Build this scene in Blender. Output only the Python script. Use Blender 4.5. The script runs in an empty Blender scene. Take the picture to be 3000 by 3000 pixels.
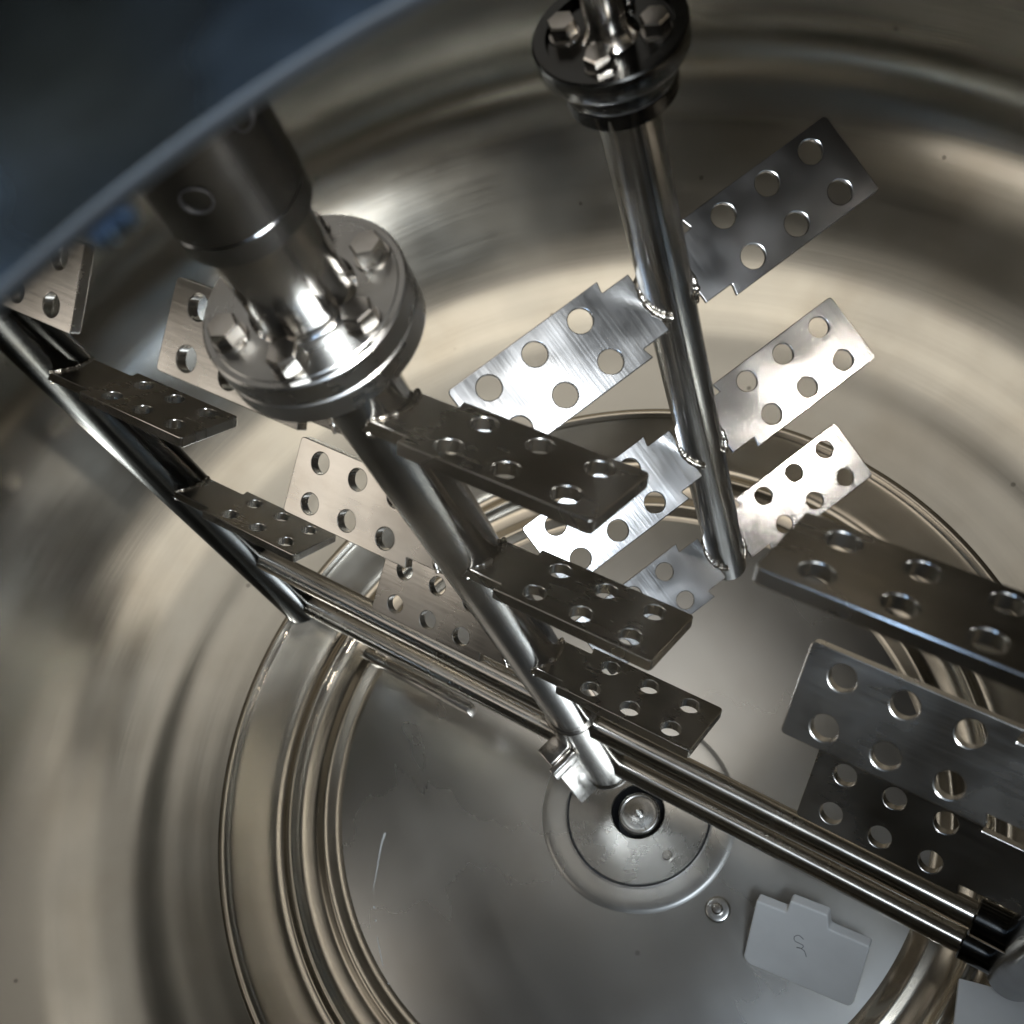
import bpy, bmesh, math, random
from mathutils import Vector, Matrix
random.seed(7)
R = math.radians
sc = bpy.context.scene
C = bpy.context.collection

# ------------------------------------------------------------------ camera
FPX, VPX, VPY = 3370.2, 2510.8, 3359.1          # focal length and nadir point of the photograph (3000 px frame)
CAM = Vector((0.04016, -0.42016, 1.28))          # metres; the tank axis on the floor is the origin
down = Vector((VPX - 1500, VPY - 1500, FPX)).normalized()
upc = -down
xw = Vector((0, 0, 1)).cross(upc).normalized()
yw = upc.cross(xw)
cd = bpy.data.cameras.new('camera')
cam = bpy.data.objects.new('camera', cd)
C.objects.link(cam)
M = Matrix(((xw.x, -xw.y, -xw.z, CAM.x), (yw.x, -yw.y, -yw.z, CAM.y), (upc.x, -upc.y, -upc.z, CAM.z), (0, 0, 0, 1)))
cam.matrix_world = M
cd.sensor_width = 36
cd.lens = 36 * FPX / 3000
cd.clip_start = 0.01
cd.clip_end = 50
cd.dof.use_dof = True
cd.dof.focus_distance = 0.95
cd.dof.aperture_fstop = 10
sc.camera = cam

# ------------------------------------------------------------------ world, lamps, exposure
w = bpy.data.worlds.new('World')
sc.world = w
w.use_nodes = True
bg = w.node_tree.nodes['Background']
bg.inputs[0].default_value = (0.55, 0.72, 1.0, 1)
bg.inputs[1].default_value = 0.26

def area(name, loc, target, size, power, col, shape='DISK', size_y=None, spread=180):
    l = bpy.data.lights.new(name, 'AREA')
    l.shape = shape
    l.size = size
    if size_y: l.size_y = size_y
    l.energy = power
    l.color = col
    l.spread = R(spread)
    o = bpy.data.objects.new(name, l)
    C.objects.link(o)
    o.location = loc
    o.rotation_euler = (Vector(target) - Vector(loc)).to_track_quat('-Z', 'Y').to_euler()
    return o

# hall light falling in through the open manhole, a lamp in the lid, and added fill lamps
area('hall_light', (0.34, -0.75, 1.75), (0.05, -0.30, 1.0), 0.36, 6, (0.84, 0.92, 1.0))
area('far_wall_fill', (0.13, -0.34, 1.135), (-0.05, 0.72, 0.28), 0.05, 0.34, (1.0, 0.95, 0.86), spread=54)  # added, unseen lamp that raises the bright streak on the far wall
area('left_paddle_fill', (-0.76, 0.24, 0.98), (0.0, 0.05, 0.55), 0.40, 0.26, (1.0, 0.93, 0.84), spread=120)  # added fill by the left wall, brightens the left-hand paddles
area('hall_light_overhead', (0.12, -0.86, 1.75), (0.08, -0.50, 1.15), 0.34, 20.0, (0.80, 0.90, 1.0))
area('right_paddle_fill', (0.76, -0.46, 1.10), (0.28, 0.08, 0.40), 0.14, 0.75, (1.0, 0.95, 0.87), spread=34)  # added narrow fill aimed at the off-centre shaft's paddles
area('sight_glass_lamp', (0.04, 0.32, 1.13), (0.12, 0.40, 0.0), 0.26, 0.055, (1.0, 0.92, 0.80), spread=90)
area('floor_fill', (0.04, 0.48, 1.14), (0.04, 0.46, 0.0), 0.66, 0.32, (1.0, 0.96, 0.90), spread=125)  # added broad fill for floor and dish; the lid has no hatch here

sc.view_settings.view_transform = 'Standard'
sc.view_settings.look = 'None'
sc.view_settings.exposure = 0.0
sc.view_settings.gamma = 1.0
sc.render.engine = 'CYCLES'
sc.cycles.use_denoising = True
sc.cycles.max_bounces = 12
sc.cycles.glossy_bounces = 10
sc.cycles.diffuse_bounces = 4
sc.cycles.sample_clamp_indirect = 6.0
sc.cycles.blur_glossy = 0.3

# ------------------------------------------------------------------ materials
def steel(name, col=(0.60, 0.57, 0.52), rough=0.22, rvar=0.10, brush=(4, 4, 4), bstr=0.05, smudge=6.0, dirt=0.0, polar=False, spots=0.0, dent=0.0, aniso=0.0, streak=0.0):
    m = bpy.data.materials.new(name)
    m.use_nodes = True
    nt = m.node_tree
    N, L = nt.nodes, nt.links
    p = N['Principled BSDF']
    p.inputs['Metallic'].default_value = 1.0
    tc = N.new('ShaderNodeTexCoord')
    src = tc.outputs['Object']
    if aniso:                                    # turned and ring-polished bars: highlights run along the bar
        tg = N.new('ShaderNodeTangent'); tg.direction_type = 'RADIAL'; tg.axis = 'Z'
        L.new(tg.outputs[0], p.inputs['Tangent'])
        p.inputs['Anisotropic'].default_value = aniso
        p.inputs['Anisotropic Rotation'].default_value = 0.25
    if polar:                                    # brush marks that run round the vessel axis
        sp = N.new('ShaderNodeSeparateXYZ'); L.new(src, sp.inputs[0])
        at = N.new('ShaderNodeMath'); at.operation = 'ARCTAN2'
        L.new(sp.outputs['Y'], at.inputs[0]); L.new(sp.outputs['X'], at.inputs[1])
        sq = N.new('ShaderNodeVectorMath'); sq.operation = 'LENGTH'
        fl = N.new('ShaderNodeCombineXYZ'); L.new(sp.outputs['X'], fl.inputs[0]); L.new(sp.outputs['Y'], fl.inputs[1])
        L.new(fl.outputs[0], sq.inputs[0])
        cb = N.new('ShaderNodeCombineXYZ')
        L.new(at.outputs[0], cb.inputs[0]); L.new(sq.outputs['Value'], cb.inputs[1]); L.new(sp.outputs['Z'], cb.inputs[2])
        bsrc = cb.outputs[0]
    else:
        bsrc = src
    mp = N.new('ShaderNodeMapping'); mp.inputs['Scale'].default_value = brush
    L.new(bsrc, mp.inputs[0])
    nb = N.new('ShaderNodeTexNoise'); nb.inputs['Scale'].default_value = 1.0; nb.inputs['Detail'].default_value = 5
    L.new(mp.outputs[0], nb.inputs['Vector'])
    ns = N.new('ShaderNodeTexNoise'); ns.inputs['Scale'].default_value = smudge; ns.inputs['Detail'].default_value = 3; ns.inputs['Roughness'].default_value = 0.5
    oi = N.new('ShaderNodeObjectInfo')
    sh = N.new('ShaderNodeVectorMath'); sh.operation = 'MULTIPLY_ADD'
    cbx = N.new('ShaderNodeCombineXYZ')
    for q in range(3): L.new(oi.outputs['Random'], cbx.inputs[q])
    L.new(cbx.outputs[0], sh.inputs[0]); sh.inputs[1].default_value = (7.3, 3.1, 5.7); L.new(src, sh.inputs[2])
    src2 = sh.outputs[0]
    L.new(src2, ns.inputs['Vector'])
    # roughness = base + smudges + brush streaks
    mr = N.new('ShaderNodeMapRange'); mr.interpolation_type = 'SMOOTHSTEP'; mr.inputs['From Min'].default_value = 0.25; mr.inputs['From Max'].default_value = 0.80
    mr.inputs['To Min'].default_value = rough - rvar * 0.5; mr.inputs['To Max'].default_value = rough + rvar
    L.new(ns.outputs['Fac'], mr.inputs['Value'])
    ad = N.new('ShaderNodeMath'); ad.operation = 'MULTIPLY_ADD'; ad.inputs[1].default_value = rvar * 0.8
    sb = N.new('ShaderNodeMath'); sb.operation = 'SUBTRACT'; sb.inputs[1].default_value = 0.5
    L.new(nb.outputs['Fac'], sb.inputs[0]); L.new(sb.outputs[0], ad.inputs[0]); L.new(mr.outputs[0], ad.inputs[2])
    L.new(ad.outputs[0], p.inputs['Roughness'])
    # colour: slight film and stains
    cr = N.new('ShaderNodeMixRGB'); cr.blend_type = 'MIX'
    cr.inputs[1].default_value = (*col, 1)
    cr.inputs[2].default_value = (col[0] * 0.72, col[1] * 0.66, col[2] * 0.58, 1)
    n2 = N.new('ShaderNodeTexNoise'); n2.inputs['Scale'].default_value = smudge * 1.7; n2.inputs['Detail'].default_value = 4
    L.new(src2, n2.inputs['Vector'])
    r2 = N.new('ShaderNodeMapRange'); r2.interpolation_type = 'SMOOTHSTEP'; r2.inputs['From Min'].default_value = 0.36; r2.inputs['From Max'].default_value = 0.85
    r2.inputs['To Max'].default_value = 0.35 + dirt
    L.new(n2.outputs['Fac'], r2.inputs['Value']); L.new(r2.outputs[0], cr.inputs[0])
    colout = cr.outputs[0]
    if spots > 0:
        vo = N.new('ShaderNodeTexVoronoi'); vo.inputs['Scale'].default_value = 14; vo.inputs['Randomness'].default_value = 1
        L.new(src, vo.inputs['Vector'])
        rs = N.new('ShaderNodeMapRange'); rs.inputs['From Min'].default_value = 0.03; rs.inputs['From Max'].default_value = 0.05
        rs.inputs['To Min'].default_value = spots; rs.inputs['To Max'].default_value = 0
        L.new(vo.outputs['Distance'], rs.inputs['Value'])
        c2 = N.new('ShaderNodeMixRGB'); c2.inputs[2].default_value = (0.10, 0.08, 0.06, 1)
        L.new(rs.outputs[0], c2.inputs[0]); L.new(colout, c2.inputs[1]); colout = c2.outputs[0]
    if streak > 0:                               # lighter colour streaks drawn out along the brushing
        rk = N.new('ShaderNodeMapRange'); rk.inputs['From Min'].default_value = 0.38; rk.inputs['From Max'].default_value = 0.66
        L.new(nb.outputs['Fac'], rk.inputs['Value'])
        mk = N.new('ShaderNodeMixRGB'); mk.blend_type = 'MULTIPLY'; mk.inputs[2].default_value = (1 + streak, 1 + streak, 1 + streak, 1)
        L.new(rk.outputs[0], mk.inputs[0]); L.new(colout, mk.inputs[1]); colout = mk.outputs[0]
    L.new(colout, p.inputs['Base Color'])
    bp = N.new('ShaderNodeBump'); bp.inputs['Strength'].default_value = bstr; bp.inputs['Distance'].default_value = 0.002
    L.new(nb.outputs['Fac'], bp.inputs['Height'])
    last = bp
    if dent > 0:
        nd = N.new('ShaderNodeTexNoise'); nd.inputs['Scale'].default_value = 3.5; nd.inputs['Detail'].default_value = 1.5
        L.new(src, nd.inputs['Vector'])
        b2 = N.new('ShaderNodeBump'); b2.inputs['Strength'].default_value = dent; b2.inputs['Distance'].default_value = 0.03
        L.new(nd.outputs['Fac'], b2.inputs['Height']); L.new(bp.outputs[0], b2.inputs['Normal']); last = b2
    L.new(last.outputs[0], p.inputs['Normal'])
    return m

def plain(name, col, rough, metal=0.0):
    m = bpy.data.materials.new(name); m.use_nodes = True
    nt = m.node_tree; p = nt.nodes['Principled BSDF']
    p.inputs['Metallic'].default_value = metal
    n = nt.nodes.new('ShaderNodeTexNoise'); n.inputs['Scale'].default_value = 25; n.inputs['Detail'].default_value = 6
    tc = nt.nodes.new('ShaderNodeTexCoord'); nt.links.new(tc.outputs['Object'], n.inputs['Vector'])
    mx = nt.nodes.new('ShaderNodeMixRGB'); mx.inputs[1].default_value = (*col, 1); mx.inputs[2].default_value = (*[c * 0.82 for c in col], 1)
    nt.links.new(n.outputs['Fac'], mx.inputs[0]); nt.links.new(mx.outputs[0], p.inputs['Base Color'])
    p.inputs['Roughness'].default_value = rough
    bp = nt.nodes.new('ShaderNodeBump'); bp.inputs['Strength'].default_value = 0.08; bp.inputs['Distance'].default_value = 0.002
    nt.links.new(n.outputs['Fac'], bp.inputs['Height']); nt.links.new(bp.outputs[0], p.inputs['Normal'])
    return m

MAT = dict(
    wall=steel('wall_steel', (0.525, 0.495, 0.43), 0.17, 0.05, (5, 240, 240), 0.015, 5, 0.10, True, 0.5, 0.05),
    floor=steel('floor_steel', (0.72, 0.715, 0.69), 0.27, 0.07, (40, 3, 3), 0.006, 5, 0.05, False, 0.3, 0.004),
    ring=steel('ring_steel', (0.56, 0.505, 0.42), 0.20, 0.03, (2.5, 150, 150), 0.012, 14, -0.15, True, 0.0, 0.0),
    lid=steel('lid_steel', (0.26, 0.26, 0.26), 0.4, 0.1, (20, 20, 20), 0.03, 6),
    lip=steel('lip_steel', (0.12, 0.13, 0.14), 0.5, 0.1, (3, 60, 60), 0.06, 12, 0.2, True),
    neck=steel('neck_steel', (0.10, 0.145, 0.21), 0.28, 0.25, (2.0, 20, 30), 0.15, 14, 0.5, True, streak=2.4),  # navy tint: blue light from outside put into the steel's colour
    paddle=steel('paddle_steel', (0.58, 0.55, 0.505), 0.24, 0.09, (18, 260, 18), 0.04, 16, 0.05),
    brushed=steel('brushed_paddle_steel', (0.60, 0.595, 0.59), 0.20, 0.09, (420, 14, 14), 0.05, 20, 0.1),
    shaft=steel('shaft_steel', (0.56, 0.545, 0.52), 0.17, 0.05, (30, 30, 240), 0.02, 18, 0.15, aniso=0.5),
    bar=steel('bar_steel', (0.60, 0.57, 0.52), 0.24, 0.05, (60, 60, 60), 0.015, 20, 0.1, aniso=0.85),
    sleeve=steel('sleeve_steel', (0.30, 0.305, 0.31), 0.20, 0.06, (30, 30, 160), 0.02, 18, 0.2, aniso=0.8),
    dark=steel('shaded_steel', (0.10, 0.10, 0.097), 0.17, 0.05, (30, 30, 200), 0.02, 18, 0.2),  # stainless made near-black: shade on the arms painted into the colour
    flange=steel('flange_steel', (0.46, 0.45, 0.43), 0.27, 0.08, (3, 300, 300), 0.03, 24, 0.15, True),
    bolt=steel('bolt_steel', (0.60, 0.57, 0.53), 0.20, 0.06, (90, 90, 90), 0.03, 60, 0.2),
    weld=steel('weld_steel', (0.62, 0.58, 0.52), 0.22, 0.10, (300, 300, 300), 0.25, 90, 0.35),
    valve=steel('valve_steel', (0.60, 0.59, 0.56), 0.26, 0.05, (2, 700, 700), 0.04, 30, -0.25, True),
    scratch=plain('scratch_film', (0.62, 0.62, 0.60), 0.6),
    gasket=plain('gasket_rubber', (0.02, 0.02, 0.022), 0.6),
    ptfe=plain('white_plastic', (0.88, 0.885, 0.88), 0.5),
    pencil=plain('pencil_graphite', (0.12, 0.12, 0.14), 0.5),
)

# ------------------------------------------------------------------ mesh helpers
def finish(name, me, mat, parent=None, mw=None, ang=35):
    for p in me.polygons: p.use_smooth = True
    me.set_sharp_from_angle(angle=R(ang))
    me.materials.clear(); me.materials.append(MAT[mat])
    o = bpy.data.objects.new(name, me)
    C.objects.link(o)
    if parent is not None: o.parent = parent
    if mw is not None: o.matrix_local = mw
    return o

def from_bm(name, bm, mat, parent=None, mw=None, ang=35):
    bmesh.ops.recalc_face_normals(bm, faces=bm.faces[:])
    me = bpy.data.meshes.new(name); bm.to_mesh(me); bm.free()
    return finish(name, me, mat, parent, mw, ang)

def lathe_bm(prof, seg=96, bm=None, M=None, closed=False):
    """prof: (r, z) list; r == 0 ends become poles"""
    bm = bm or bmesh.new()
    M = M or Matrix()
    rings = []
    for r, z in prof:
        if r < 1e-7: rings.append([bm.verts.new(M @ Vector((0, 0, z)))])
        else: rings.append([bm.verts.new(M @ Vector((r * math.cos(2 * math.pi * k / seg), r * math.sin(2 * math.pi * k / seg), z))) for k in range(seg)])
    pairs = list(zip(rings, rings[1:])) + ([(rings[-1], rings[0])] if closed else [])
    for a, b in pairs:
        for k in range(seg):
            k2 = (k + 1) % seg
            if len(a) == 1 and len(b) == 1: continue
            if len(a) == 1: bm.faces.new((a[0], b[k], b[k2]))
            elif len(b) == 1: bm.faces.new((a[k], b[0], a[k2]))
            else: bm.faces.new((a[k], b[k], b[k2], a[k2]))
    return bm

def lathe(name, prof, mat, parent=None, mw=None, seg=96, ang=35, closed=False):
    return from_bm(name, lathe_bm(prof, seg, closed=closed), mat, parent, mw, ang)

def disc_prof(r, z0, z1, c=0.0008):
    return [(0, z0), (r - c, z0), (r, z0 + c), (r, z1 - c), (r - c, z1), (0, z1)]

def axis_matrix(a, b):
    """local z from a to b"""
    d = (Vector(b) - Vector(a))
    return Matrix.Translation(a) @ d.to_track_quat('Z', 'Y').to_matrix().to_4x4(), d.length

def rod(name, a, b, r, mat, parent, seg=40, c=0.0015):
    m, l = axis_matrix(a, b)
    return lathe(name, disc_prof(r, 0, l, c), mat, parent, m, seg)

def tube_bm(pts, rads, seg=10, bm=None):
    bm = bm or bmesh.new()
    rings = []
    n = len(pts)
    for i, p in enumerate(pts):
        t = (pts[min(i + 1, n - 1)] - pts[max(i - 1, 0)]).normalized()
        q = t.to_track_quat('Z', 'Y')
        rings.append([bm.verts.new(p + q @ Vector((rads[i] * math.cos(2 * math.pi * k / seg), rads[i] * math.sin(2 * math.pi * k / seg), 0))) for k in range(seg)])
    for a, b in zip(rings, rings[1:]):
        for k in range(seg):
            bm.faces.new((a[k], b[k], b[(k + 1) % seg], a[(k + 1) % seg]))
    bm.faces.new(rings[0][::-1]); bm.faces.new(rings[-1])
    return bm

def plate_mesh(name, loops, t, bev=0.0006, res=0):
    """flat plate from 2D loops (first the outline, then the holes), thickness t along z"""
    cu = bpy.data.curves.new(name + '_outline', 'CURVE')
    cu.dimensions = '2D'; cu.fill_mode = 'BOTH'; cu.extrude = t / 2 - bev; cu.bevel_depth = bev; cu.bevel_resolution = 1; cu.offset = -bev
    for lp in loops:
        s = cu.splines.new('POLY'); s.points.add(len(lp) - 1)
        for p, q in zip(s.points, lp): p.co = (q[0], q[1], 0, 1)
        s.use_cyclic_u = True
    o = bpy.data.objects.new(name + '_tmp', cu); C.objects.link(o)
    dg = bpy.context.evaluated_depsgraph_get()
    me = bpy.data.meshes.new_from_object(o.evaluated_get(dg))
    bpy.data.objects.remove(o); bpy.data.curves.remove(cu)
    me.name = name
    bm = bmesh.new(); bm.from_mesh(me)
    bmesh.ops.remove_doubles(bm, verts=bm.verts[:], dist=1e-6)
    bmesh.ops.recalc_face_normals(bm, faces=bm.faces[:])
    bm.to_mesh(me); bm.free()
    return me

def circle(cx, cy, r, n=36, ph=0.0):
    return [(cx + r * math.cos(2 * math.pi * k / n + ph), cy + r * math.sin(2 * math.pi * k / n + ph)) for k in range(n)]

def rounded(pts, rad, n=4):
    """round the corners of a polygon; rad may be a list"""
    out = []
    m = len(pts)
    for i in range(m):
        p = Vector(pts[i]); a = Vector(pts[i - 1]); b = Vector(pts[(i + 1) % m])
        r = rad[i] if isinstance(rad, (list, tuple)) else rad
        if r <= 0: out.append(tuple(p)); continue
        da, db = (a - p).normalized(), (b - p).normalized()
        for k in range(n + 1):
            t = k / n
            q = (p + da * r) * (1 - t) ** 2 + p * 2 * t * (1 - t) + (p + db * r) * t ** 2
            out.append((q.x, q.y))
    return out

def box_bm(sx, sy, sz, bev=0.0008, M=None):
    bm = bmesh.new()
    bmesh.ops.create_cube(bm, size=1)
    for v in bm.verts: v.co = Vector((v.co.x * sx, v.co.y * sy, v.co.z * sz))
    if bev: bmesh.ops.bevel(bm, geom=bm.edges[:], offset=bev, segments=2, profile=0.5, affect='EDGES')
    if M: bmesh.ops.transform(bm, matrix=M, verts=bm.verts[:])
    return bm

def thing(name, label, cat, loc=(0, 0, 0), group=None):
    o = bpy.data.objects.new(name, None); C.objects.link(o)
    o.location = loc; o['label'] = label; o['category'] = cat; o.empty_display_size = 0.05
    if group: o['group'] = group
    return o

# ------------------------------------------------------------------ the tank
tank = thing('mixing_tank', 'stainless steel mixing tank seen from inside, stepped ring round its flat bottom', 'tank')
RT, ZL = 0.856, 1.15                              # wall radius, lid height
dish = [(0.470, 0.030), (0.500, 0.038), (0.540, 0.050), (0.580, 0.064), (0.620, 0.082), (0.660, 0.105), (0.700, 0.134), (0.740, 0.168), (0.775, 0.204), (0.803, 0.240), (0.824, 0.276), (0.839, 0.318), (0.849, 0.37), (RT - 0.002, 0.43), (RT, 0.50)]
def smooth(pts, n=4):
    out = []
    for i in range(len(pts) - 1):
        p0 = pts[max(i - 1, 0)]; p1 = pts[i]; p2 = pts[i + 1]; p3 = pts[min(i + 2, len(pts) - 1)]
        for k in range(n):
            t = k / n
            out.append(tuple(0.5 * (2 * b + (c - a) * t + (2 * a - 5 * b + 4 * c - d) * t * t + (3 * b - a - 3 * c + d) * t ** 3) for a, b, c, d in zip(p0, p1, p2, p3)))
    return out + [pts[-1]]
def ripple(p):                                   # faint rolled bands left in the pressed dish
    r, z = p
    k = min(max((r - 0.485) / 0.05, 0), 1) * min(max((RT - r) / 0.03, 0), 1)
    return r, z + k * (0.00034 * math.sin(r * 61.0 + 0.6) + 0.00012 * math.sin(r * 139.0 + 1.3))
lathe('wall', [ripple(p) for p in smooth(dish, 8)] + [(RT, 0.75), (RT, 1.0), (RT, ZL - 0.02), (RT - 0.02, ZL)], 'wall', tank, seg=256, ang=60)
# stepped ring between the dished wall and the bottom plate
ringp = [(0.470, 0.030), (0.4745, 0.037), (0.4725, 0.0415), (0.4675, 0.0420), (0.4625, 0.0385), (0.4580, 0.0350), (0.4380, 0.0235), (0.4200, 0.0140), (0.4130, 0.0098), (0.4065, 0.0080), (0.4010, 0.0100), (0.3960, 0.0100),
         (0.3905, 0.0050), (0.3830, 0.0005), (0.3700, -0.0025), (0.3630, -0.0022), (0.3570, -0.0018), (0.3500, -0.0050), (0.3440, -0.0080), (0.338, -0.009)]
lathe('bottom_ring', smooth(ringp, 4), 'ring', tank, seg=256, ang=80)
BX, BY = 0.0036, -0.0402                          # the bottom valve stands a little off the tank axis
ZF = -0.009
me = plate_mesh('floor_plate', [circle(0, 0, 0.3385, 192), circle(BX, BY, 0.1105, 96)], 0.004, 0.0002)
finish('floor_plate', me, 'floor', tank, Matrix.Translation((0, 0, ZF - 0.0022)), 8)
vm = Matrix.Translation((BX, BY, ZF))
lathe('valve_seat', smooth([(0.112, -0.0006), (0.1085, -0.0002), (0.1050, 0.0003), (0.098, 0.0004), (0.090, 0.0001), (0.084, -0.0002), (0.0817, -0.0004), (0.0812, -0.006)], 4), 'floor', tank, vm, seg=128, ang=50)
# lid with the manhole cut out of it
MX, MY, MR = 0.067, -0.456, 0.223
me = plate_mesh('lid', [circle(0, 0, RT - 0.0005, 192), circle(MX, MY, MR + 0.012, 96)], 0.006, 0.0004)
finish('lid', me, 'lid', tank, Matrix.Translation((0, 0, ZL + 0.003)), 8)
nk = [(MR + 0.0110, 1.158), (MR + 0.0115, 1.153), (MR, 1.153), (MR, 1.19), (MR, 1.22), (MR, 1.242), (MR + 0.002, 1.245), (MR + 0.010, 1.245), (MR + 0.012, 1.242), (MR + 0.012, 1.20)]
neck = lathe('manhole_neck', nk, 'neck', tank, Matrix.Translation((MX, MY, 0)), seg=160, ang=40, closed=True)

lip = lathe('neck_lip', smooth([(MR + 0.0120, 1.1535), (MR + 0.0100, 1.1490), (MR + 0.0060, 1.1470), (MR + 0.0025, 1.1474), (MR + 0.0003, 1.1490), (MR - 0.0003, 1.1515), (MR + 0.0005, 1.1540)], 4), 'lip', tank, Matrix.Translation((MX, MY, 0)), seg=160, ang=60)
ta = R(107)
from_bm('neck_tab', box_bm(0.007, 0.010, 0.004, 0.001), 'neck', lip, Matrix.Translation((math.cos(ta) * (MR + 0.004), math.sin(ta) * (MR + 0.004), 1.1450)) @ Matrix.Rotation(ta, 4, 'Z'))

# pale scratch left on the floor plate
bms = bmesh.new()
for seg_, rr in (([(-0.2725, 0.0808), (-0.2790, 0.0735), (-0.2828, 0.0684), (-0.2915, 0.0550), (-0.2995, 0.0419), (-0.3050, 0.0340), (-0.3099, 0.0257)], (0.0016, 0.0013, 0.0011, 0.0007, 0.0007, 0.0004, 0.0002)),
                 ([(-0.3145, 0.0090), (-0.3160, 0.0072)], (0.0011, 0.0010)), ([(-0.3184, -0.0058), (-0.3194, -0.0072)], (0.0009, 0.0007)),
                 ([(-0.3238, -0.0238), (-0.3262, -0.0380), (-0.3288, -0.0557)], (0.0003, 0.0005, 0.0003)), ([(-0.3298, -0.0750), (-0.3308, -0.0766)], (0.0010, 0.0009))):
    tube_bm([Vector((x, y, 0)) for x, y in seg_], rr, 8, bms)
for v in bms.verts: v.co.z *= 0.15
from_bm('scratch_mark', bms, 'scratch', tank, Matrix.Translation((0, 0, ZF)))

# ------------------------------------------------------------------ bottom valve
valve = thing('bottom_valve', 'round bottom valve plate with a recessed shiny spindle in the tank floor', 'valve', (BX, BY, ZF))
lathe('gasket', [(0.0812, -0.004), (0.0812, -0.0014), (0.0792, -0.0014), (0.0792, -0.004)], 'gasket', valve, seg=96, closed=True)
lathe('cover_plate', [(0.0795, -0.006), (0.0795, -0.0006), (0.0789, 0.0), (0.0308, 0.0), (0.0300, -0.0010), (0.0296, -0.030)], 'valve', valve, seg=128)
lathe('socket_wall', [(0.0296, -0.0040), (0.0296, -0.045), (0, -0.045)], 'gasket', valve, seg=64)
lathe('spindle', smooth([(0.0235, -0.044), (0.0235, -0.012), (0.0232, -0.0095), (0.0215, -0.0075), (0.0195, -0.0078), (0.0185, -0.0085), (0.010, -0.0072), (0.0042, -0.0066), (0.0036, -0.0050), (0.0026, -0.0052), (0.0018, -0.0075), (0, -0.0082)], 3), 'valve', valve, seg=64)
lathe('dowel_pin', disc_prof(0.0055, -0.002, 0.0035, 0.001), 'bolt', valve, Matrix.Translation((0.0065, -0.058, 0)), seg=28)
lathe('dowel_pin', disc_prof(0.0020, -0.002, 0.0012, 0.0006), 'bolt', valve, Matrix.Translation((-0.041, -0.004, 0)), seg=16)
stud = thing('floor_stud', 'small domed stud on the tank floor left of the white scraper', 'stud', (0.0304, -0.1726, ZF))
lathe('stud_base', smooth([(0.0140, -0.0005), (0.0125, 0.0010), (0.0090, 0.0016), (0.0, 0.0018)], 3), 'floor', stud, seg=40)
lathe('stud_head', [(0.0060, 0.0010), (0.0060, 0.0050), (0.0045, 0.0066), (0, 0.0072)], 'bolt', stud, seg=20)

# ------------------------------------------------------------------ paddles
PW = 0.0602
HM, HP, HA, HN = 0.3812, 0.6034, 0.2686, 1.9861   # hole margin, pitch, row offset, body length, in paddle widths
def paddle_mesh(name, ro, rin, t, hole=0.0082):
    rb = ro - HN * PW
    tw = PW / 2 * 0.74
    h = PW / 2
    out = rounded([(ro, -h), (ro, h), (rb, h), (rb + 0.002, tw), (rin, tw), (rin, -tw), (rb + 0.002, -tw), (rb, -h)], [0.0035, 0.0035, 0.0008, 0.0012, 0, 0, 0.0012, 0.0008])
    holes = [circle(ro - (HM + HP * k) * PW, s * HA * PW, hole, 36) for k in range(3) for s in (1, -1)]
    return plate_mesh(name, [out] + holes, t, 0.0007)

def paddle_matrix(bx, by, z, az, th):
    u = Vector((math.cos(az), math.sin(az), 0)); t = Vector((-math.sin(az), math.cos(az), 0))
    v = t * math.cos(th) + Vector((0, 0, 1)) * math.sin(th); n = u.cross(v)
    return Matrix(((u.x, v.x, n.x, bx), (u.y, v.y, n.y, by), (u.z, v.z, n.z, z), (0, 0, 0, 1)))

def weld(paddle, rs, th, t, rad):
    """bead where the tongue meets the round shaft, on both faces"""
    smax = min(PW / 2 * 0.74, rs / max(abs(math.cos(th)), 0.2) * 0.86)
    bm = bmesh.new()
    for side in (1, -1):
        pts, rr = [], []
        for k in range(41):
            s = smax * (-1 + 2 * k / 40)
            x = math.sqrt(max(rs ** 2 - (s * math.cos(th)) ** 2, 0))
            pts.append(Vector((x + 0.0006, s, side * t * 0.55)))
            rr.append(rad * (0.75 + 0.30 * random.random() + 0.22 * math.sin(k * 0.9 + side) * random.random()))
        tube_bm(pts, rr, 8, bm)
    return from_bm('weld_bead', bm, 'weld', paddle, None, 60)

def add_paddle(meshes, mat, parent, bx, by, z, az, th, rs, t, label=None, rad=0.0024):
    o = finish('paddle', meshes, mat, parent, paddle_matrix(bx, by, z, az, th + random.uniform(-0.012, 0.012)), 18)
    weld(o, rs, th, t, rad)
    if label: o['label'] = label
    return o

# ------------------------------------------------------------------ bolts and flanges
def bolt_mesh(af, head, wash, stud_len, stud_r, dome=0.0015):
    """hex head on a washer at z = 0, shank end hanging below to -stud_len"""
    bm = lathe_bm([(0, 0), (wash, 0), (wash + 0.0004, 0.0004), (wash, 0.0018), (0, 0.0018)], 28)
    r = af / math.sqrt(3)
    prof = [(r, 0.0018), (r, 0.0018 + head - 0.0012), (r * 0.90, 0.0018 + head), (0, 0.0018 + head + dome * 0.3)]
    lathe_bm(prof, 6, bm)
    lathe_bm([(stud_r, 0), (stud_r, -stud_len), (stud_r - 0.001, -stud_len - 0.001), (0, -stud_len - 0.001)], 16, bm)
    lathe_bm([(r * 0.95, -stud_len + 0.010), (r * 0.95, -stud_len + 0.003), (0, -stud_len + 0.003)], 6, bm)
    bmesh.ops.recalc_face_normals(bm, faces=bm.faces[:])
    me = bpy.data.meshes.new('bolt'); bm.to_mesh(me); bm.free()
    return me

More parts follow.
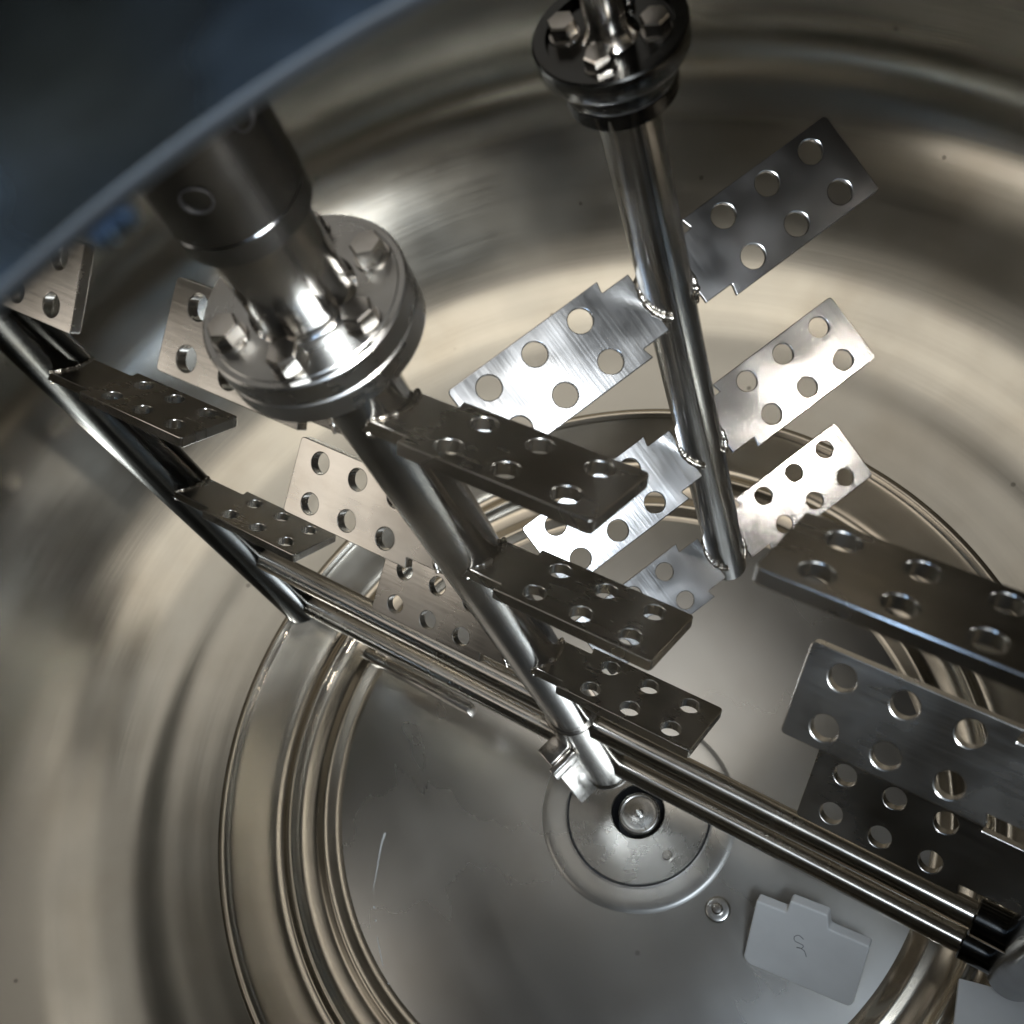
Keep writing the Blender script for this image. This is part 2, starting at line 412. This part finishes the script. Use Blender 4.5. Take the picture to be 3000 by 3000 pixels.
# ------------------------------------------------------------------ anchor agitator on the tank axis
PH = -0.978
D = Vector((math.cos(PH), math.sin(PH), 0)); NV = Vector((-math.sin(PH), math.cos(PH), 0))
def fp(r, n, z): return D * r + NV * n + Vector((0, 0, z))
anchor = thing('anchor_agitator', 'large anchor agitator: thick flanged centre shaft, twin bottom bars, side arms and drilled paddles', 'agitator', (0, 0, 0))
RS = 0.0235
lathe('shaft', disc_prof(RS, 0.085, 0.86, 0.0015), 'shaft', anchor, seg=72)
# coupling: sleeve, neck, two bolted flanges
slv = lathe('shaft_sleeve', [(0, 0.938), (0.0310, 0.938), (0.0320, 0.939), (0.0322, 0.9505), (0.0316, 0.9512), (0.0316, 0.9522), (0.0330, 0.9532), (0.0330, 1.149), (0, 1.149)], 'sleeve', anchor, seg=80)
upper = lathe('upper_shaft', smooth([(0.0262, 0.945), (0.0262, 0.900), (0.0262, 0.8835), (0.0268, 0.8800), (0.0290, 0.8770)], 4), 'shaft', anchor, seg=72)
fl = lathe('coupling_flange', [(0, 0.8625), (0.0530, 0.8625), (0.0540, 0.8634), (0.0540, 0.8758), (0.0530, 0.8768), (0.0500, 0.8768), (0.0494, 0.8774), (0, 0.8774)], 'flange', anchor, seg=96)
fl2 = lathe('coupling_flange', [(0, 0.8470), (0.0528, 0.8470), (0.0540, 0.8482), (0.0540, 0.8608), (0.0531, 0.8618), (0, 0.8618)], 'flange', anchor, seg=96)
bm_ = bolt_mesh(0.0148, 0.0092, 0.0092, 0.040, 0.0048, 0.0015)
for k in range(6):
    a = R(-118 + 60 * k)
    finish('bolt', bm_, 'bolt', fl, Matrix.Translation((0.0400 * math.cos(a), 0.0400 * math.sin(a), 0.8774)) @ Matrix.Rotation(a + 0.3 * k, 4, 'Z'), 25)
# dark set-screw holes in the sleeve
for az, z in ((-110, 0.980), (-48, 1.000), (-79, 1.012)):
    a = R(az)
    m = Matrix.Translation((0.0331 * math.cos(a), 0.0331 * math.sin(a), z)) @ Vector((math.cos(a), math.sin(a), 0)).to_track_quat('Z', 'Y').to_matrix().to_4x4()
    lathe('set_screw', [(0.0072, 0.0004), (0.0066, 0.0008), (0.0060, -0.0010), (0.0058, -0.0050), (0, -0.0050)], 'gasket', slv, m, 28)
# centre paddles
mC = paddle_mesh('paddle', 0.1616, 0.010, 0.0085)
for z in (0.782, 0.594, 0.405):
    for az in (PH, PH + math.pi):
        add_paddle(mC, 'paddle', anchor, 0, 0, z, az, -0.5836, RS, 0.0085)
# side arms with their paddles
RA, RAD = 0.434, 0.0255
mF = paddle_mesh('paddle', 0.186, 0.010, 0.0085)
for sgn, zs in ((-1, (0.778, 0.601, 0.393)), (1, (0.806, 0.622, 0.422))):
    b = D * (sgn * RA)
    m, l = axis_matrix((b.x, b.y, 0.078), (b.x, b.y, 1.02))
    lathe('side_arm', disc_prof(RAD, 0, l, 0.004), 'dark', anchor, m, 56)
    for z, th in zip(zs, (35.7, -38.3, -40.0)):
        add_paddle(mF, 'paddle', anchor, b.x, b.y, z, PH if sgn < 0 else PH + math.pi, R(th), RAD, 0.0085, None, 0.0022)
# twin crossbars, left and right of the hub
for z in (0.232, 0.100):
    for sgn in (-1, 1):
        a = fp(sgn * 0.020, 0, z); e = fp(sgn * 0.425, 0, z)
        rod('crossbar', a, e, 0.0125, 'bar', anchor, 36)
        if sgn > 0:
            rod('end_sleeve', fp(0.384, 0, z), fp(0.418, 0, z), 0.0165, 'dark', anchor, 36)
# hub collar at the foot of the shaft with its clamp ears
col = lathe('hub_collar', [(0.0237, 0.252), (0.0262, 0.252), (0.0268, 0.2512), (0.0268, 0.0720), (0.0285, 0.0700), (0.0290, 0.0660), (0.0280, 0.0630), (0.0240, 0.0625), (0, 0.0640)], 'bolt', anchor, None, 64)
ea = R(197)
er = Vector((math.cos(ea), math.sin(ea), 0))
em = Matrix.Translation(er * 0.036 + Vector((0, 0, 0.135))) @ Matrix.Rotation(ea, 4, 'Z')
from_bm('clamp_ear', box_bm(0.026, 0.020, 0.150, 0.001), 'bolt', col, em)
from_bm('clamp_ear', box_bm(0.030, 0.007, 0.022, 0.001), 'bolt', col, em @ Matrix.Translation((0.003, 0.014, 0.060)))
# scraper holders under the lower bars, and the white floor scrapers they carry
for sgn in (1, -1):
    a, b = fp(sgn * 0.172, 0.016 * sgn, 0.0), fp(sgn * 0.330, 0.016 * sgn, 0.0)
    mid = (a + b) / 2
    m = Matrix.Translation((mid.x, mid.y, 0.060)) @ Matrix.Rotation(PH, 4, 'Z')
    from_bm('scraper_holder', box_bm(0.158, 0.012, 0.024, 0.0012), 'bolt', anchor, m)
    # plate leaning from the holder down to the floor
    bl, br = fp(sgn * 0.206, -0.101 * sgn, -0.005), fp(sgn * 0.318, -0.087 * sgn, -0.005)
    tl, tr = fp(sgn * 0.193, -0.054 * sgn, 0.060), fp(sgn * 0.303, -0.030 * sgn, 0.060)
    ux = (br - bl).normalized(); L_ = (br - bl).length
    vy = ((tl + tr) / 2 - (bl + br) / 2); vy = (vy - ux * vy.dot(ux)); H_ = vy.length; vy.normalize()
    nz = ux.cross(vy)
    m = Matrix(((ux.x, vy.x, nz.x, bl.x), (ux.y, vy.y, nz.y, bl.y), (ux.z, vy.z, nz.z, bl.z), (0, 0, 0, 1)))
    out = rounded([(0, 0.006), (0.006, 0), (L_ * 0.97, -0.001), (L_, 0.004), (L_ + 0.002, H_ * 0.98), (L_ * 0.66, H_), (L_ * 0.63, H_ + 0.016), (L_ * 0.30, H_ + 0.016), (L_ * 0.29, H_), (0.002, H_)], 0.0030)
    sm = plate_mesh('floor_scraper', [out], 0.013, 0.0016)
    so = finish('floor_scraper', sm, 'ptfe', anchor, m, 18)
    so['label'] = 'white plastic scraper plate with a pencilled mark' if sgn > 0 else 'white plastic scraper plate behind the lower bar'
    if sgn > 0:
        ctrl = [(0.054, 0.0600), (0.049, 0.0625), (0.045, 0.0590), (0.046, 0.0540), (0.051, 0.0530), (0.055, 0.0520), (0.054, 0.0480), (0.049, 0.0465), (0.052, 0.0475), (0.057, 0.0460), (0.060, 0.0400)]
        pts = [Vector((x, y, 0.0066)) for x, y in smooth(ctrl, 5)]
        from_bm('pencil_mark', tube_bm(pts, [0.00035] * len(pts), 6), 'pencil', so)

# white block at the foot of the near side arm
for sgn in (1,):
    c = fp(sgn * 0.452, -0.040 * sgn, 0.062)
    m = Matrix.Translation(c) @ Matrix.Rotation(PH + 0.25, 4, 'Z') @ Matrix.Rotation(R(-12) * sgn, 4, 'X')
    from_bm('foot_scraper', box_bm(0.105, 0.055, 0.012, 0.0015), 'ptfe', anchor, m)

# ------------------------------------------------------------------ second shaft, off the axis
SX, SY, SB = 0.196, 0.039, 0.283
sec = thing('paddle_agitator', 'slimmer off-centre paddle shaft with dark flange and brushed drilled paddles', 'agitator', (SX, SY, SB))
SR = 0.0172
lathe('shaft', disc_prof(SR, 0, 0.866 - SB, 0.0012), 'shaft', sec, None, 64)
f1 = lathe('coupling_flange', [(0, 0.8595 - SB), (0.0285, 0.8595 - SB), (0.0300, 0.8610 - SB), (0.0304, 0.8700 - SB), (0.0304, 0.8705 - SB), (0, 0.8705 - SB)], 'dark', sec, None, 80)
lathe('gasket', disc_prof(0.0300, 0.8706 - SB, 0.8724 - SB, 0.0003), 'gasket', sec, None, 64)
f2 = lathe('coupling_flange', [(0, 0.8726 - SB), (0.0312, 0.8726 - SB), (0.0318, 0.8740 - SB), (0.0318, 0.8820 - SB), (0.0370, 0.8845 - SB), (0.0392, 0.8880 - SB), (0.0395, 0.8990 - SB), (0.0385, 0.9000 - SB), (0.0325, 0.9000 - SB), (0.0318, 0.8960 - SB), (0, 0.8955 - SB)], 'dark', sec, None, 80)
lathe('upper_shaft', smooth([(0.0110, 1.15 - SB), (0.0110, 0.92 - SB), (0.0112, 0.904 - SB), (0.0130, 0.8985 - SB), (0.0150, 0.8955 - SB)], 4), 'shaft', sec, None, 48)
bs = bolt_mesh(0.0130, 0.0085, 0.0078, 0.038, 0.0038, 0.0015)
for k in range(4):
    a = R(-128 + 90 * k)
    finish('bolt', bs, 'bolt', f2, Matrix.Translation((0.0235 * math.cos(a), 0.0235 * math.sin(a), 0.8958 - SB)) @ Matrix.Rotation(a, 4, 'Z'), 25)
mS = paddle_mesh('paddle', 0.1538, 0.0152, 0.004)
for z in (0.696, 0.507, 0.319):
    for az, th in ((0.169, 0.5636), (0.169 + math.pi, -0.5636)):
        add_paddle(mS, 'brushed', sec, 0, 0, z - SB, az, th, SR, 0.004, None, 0.0024)
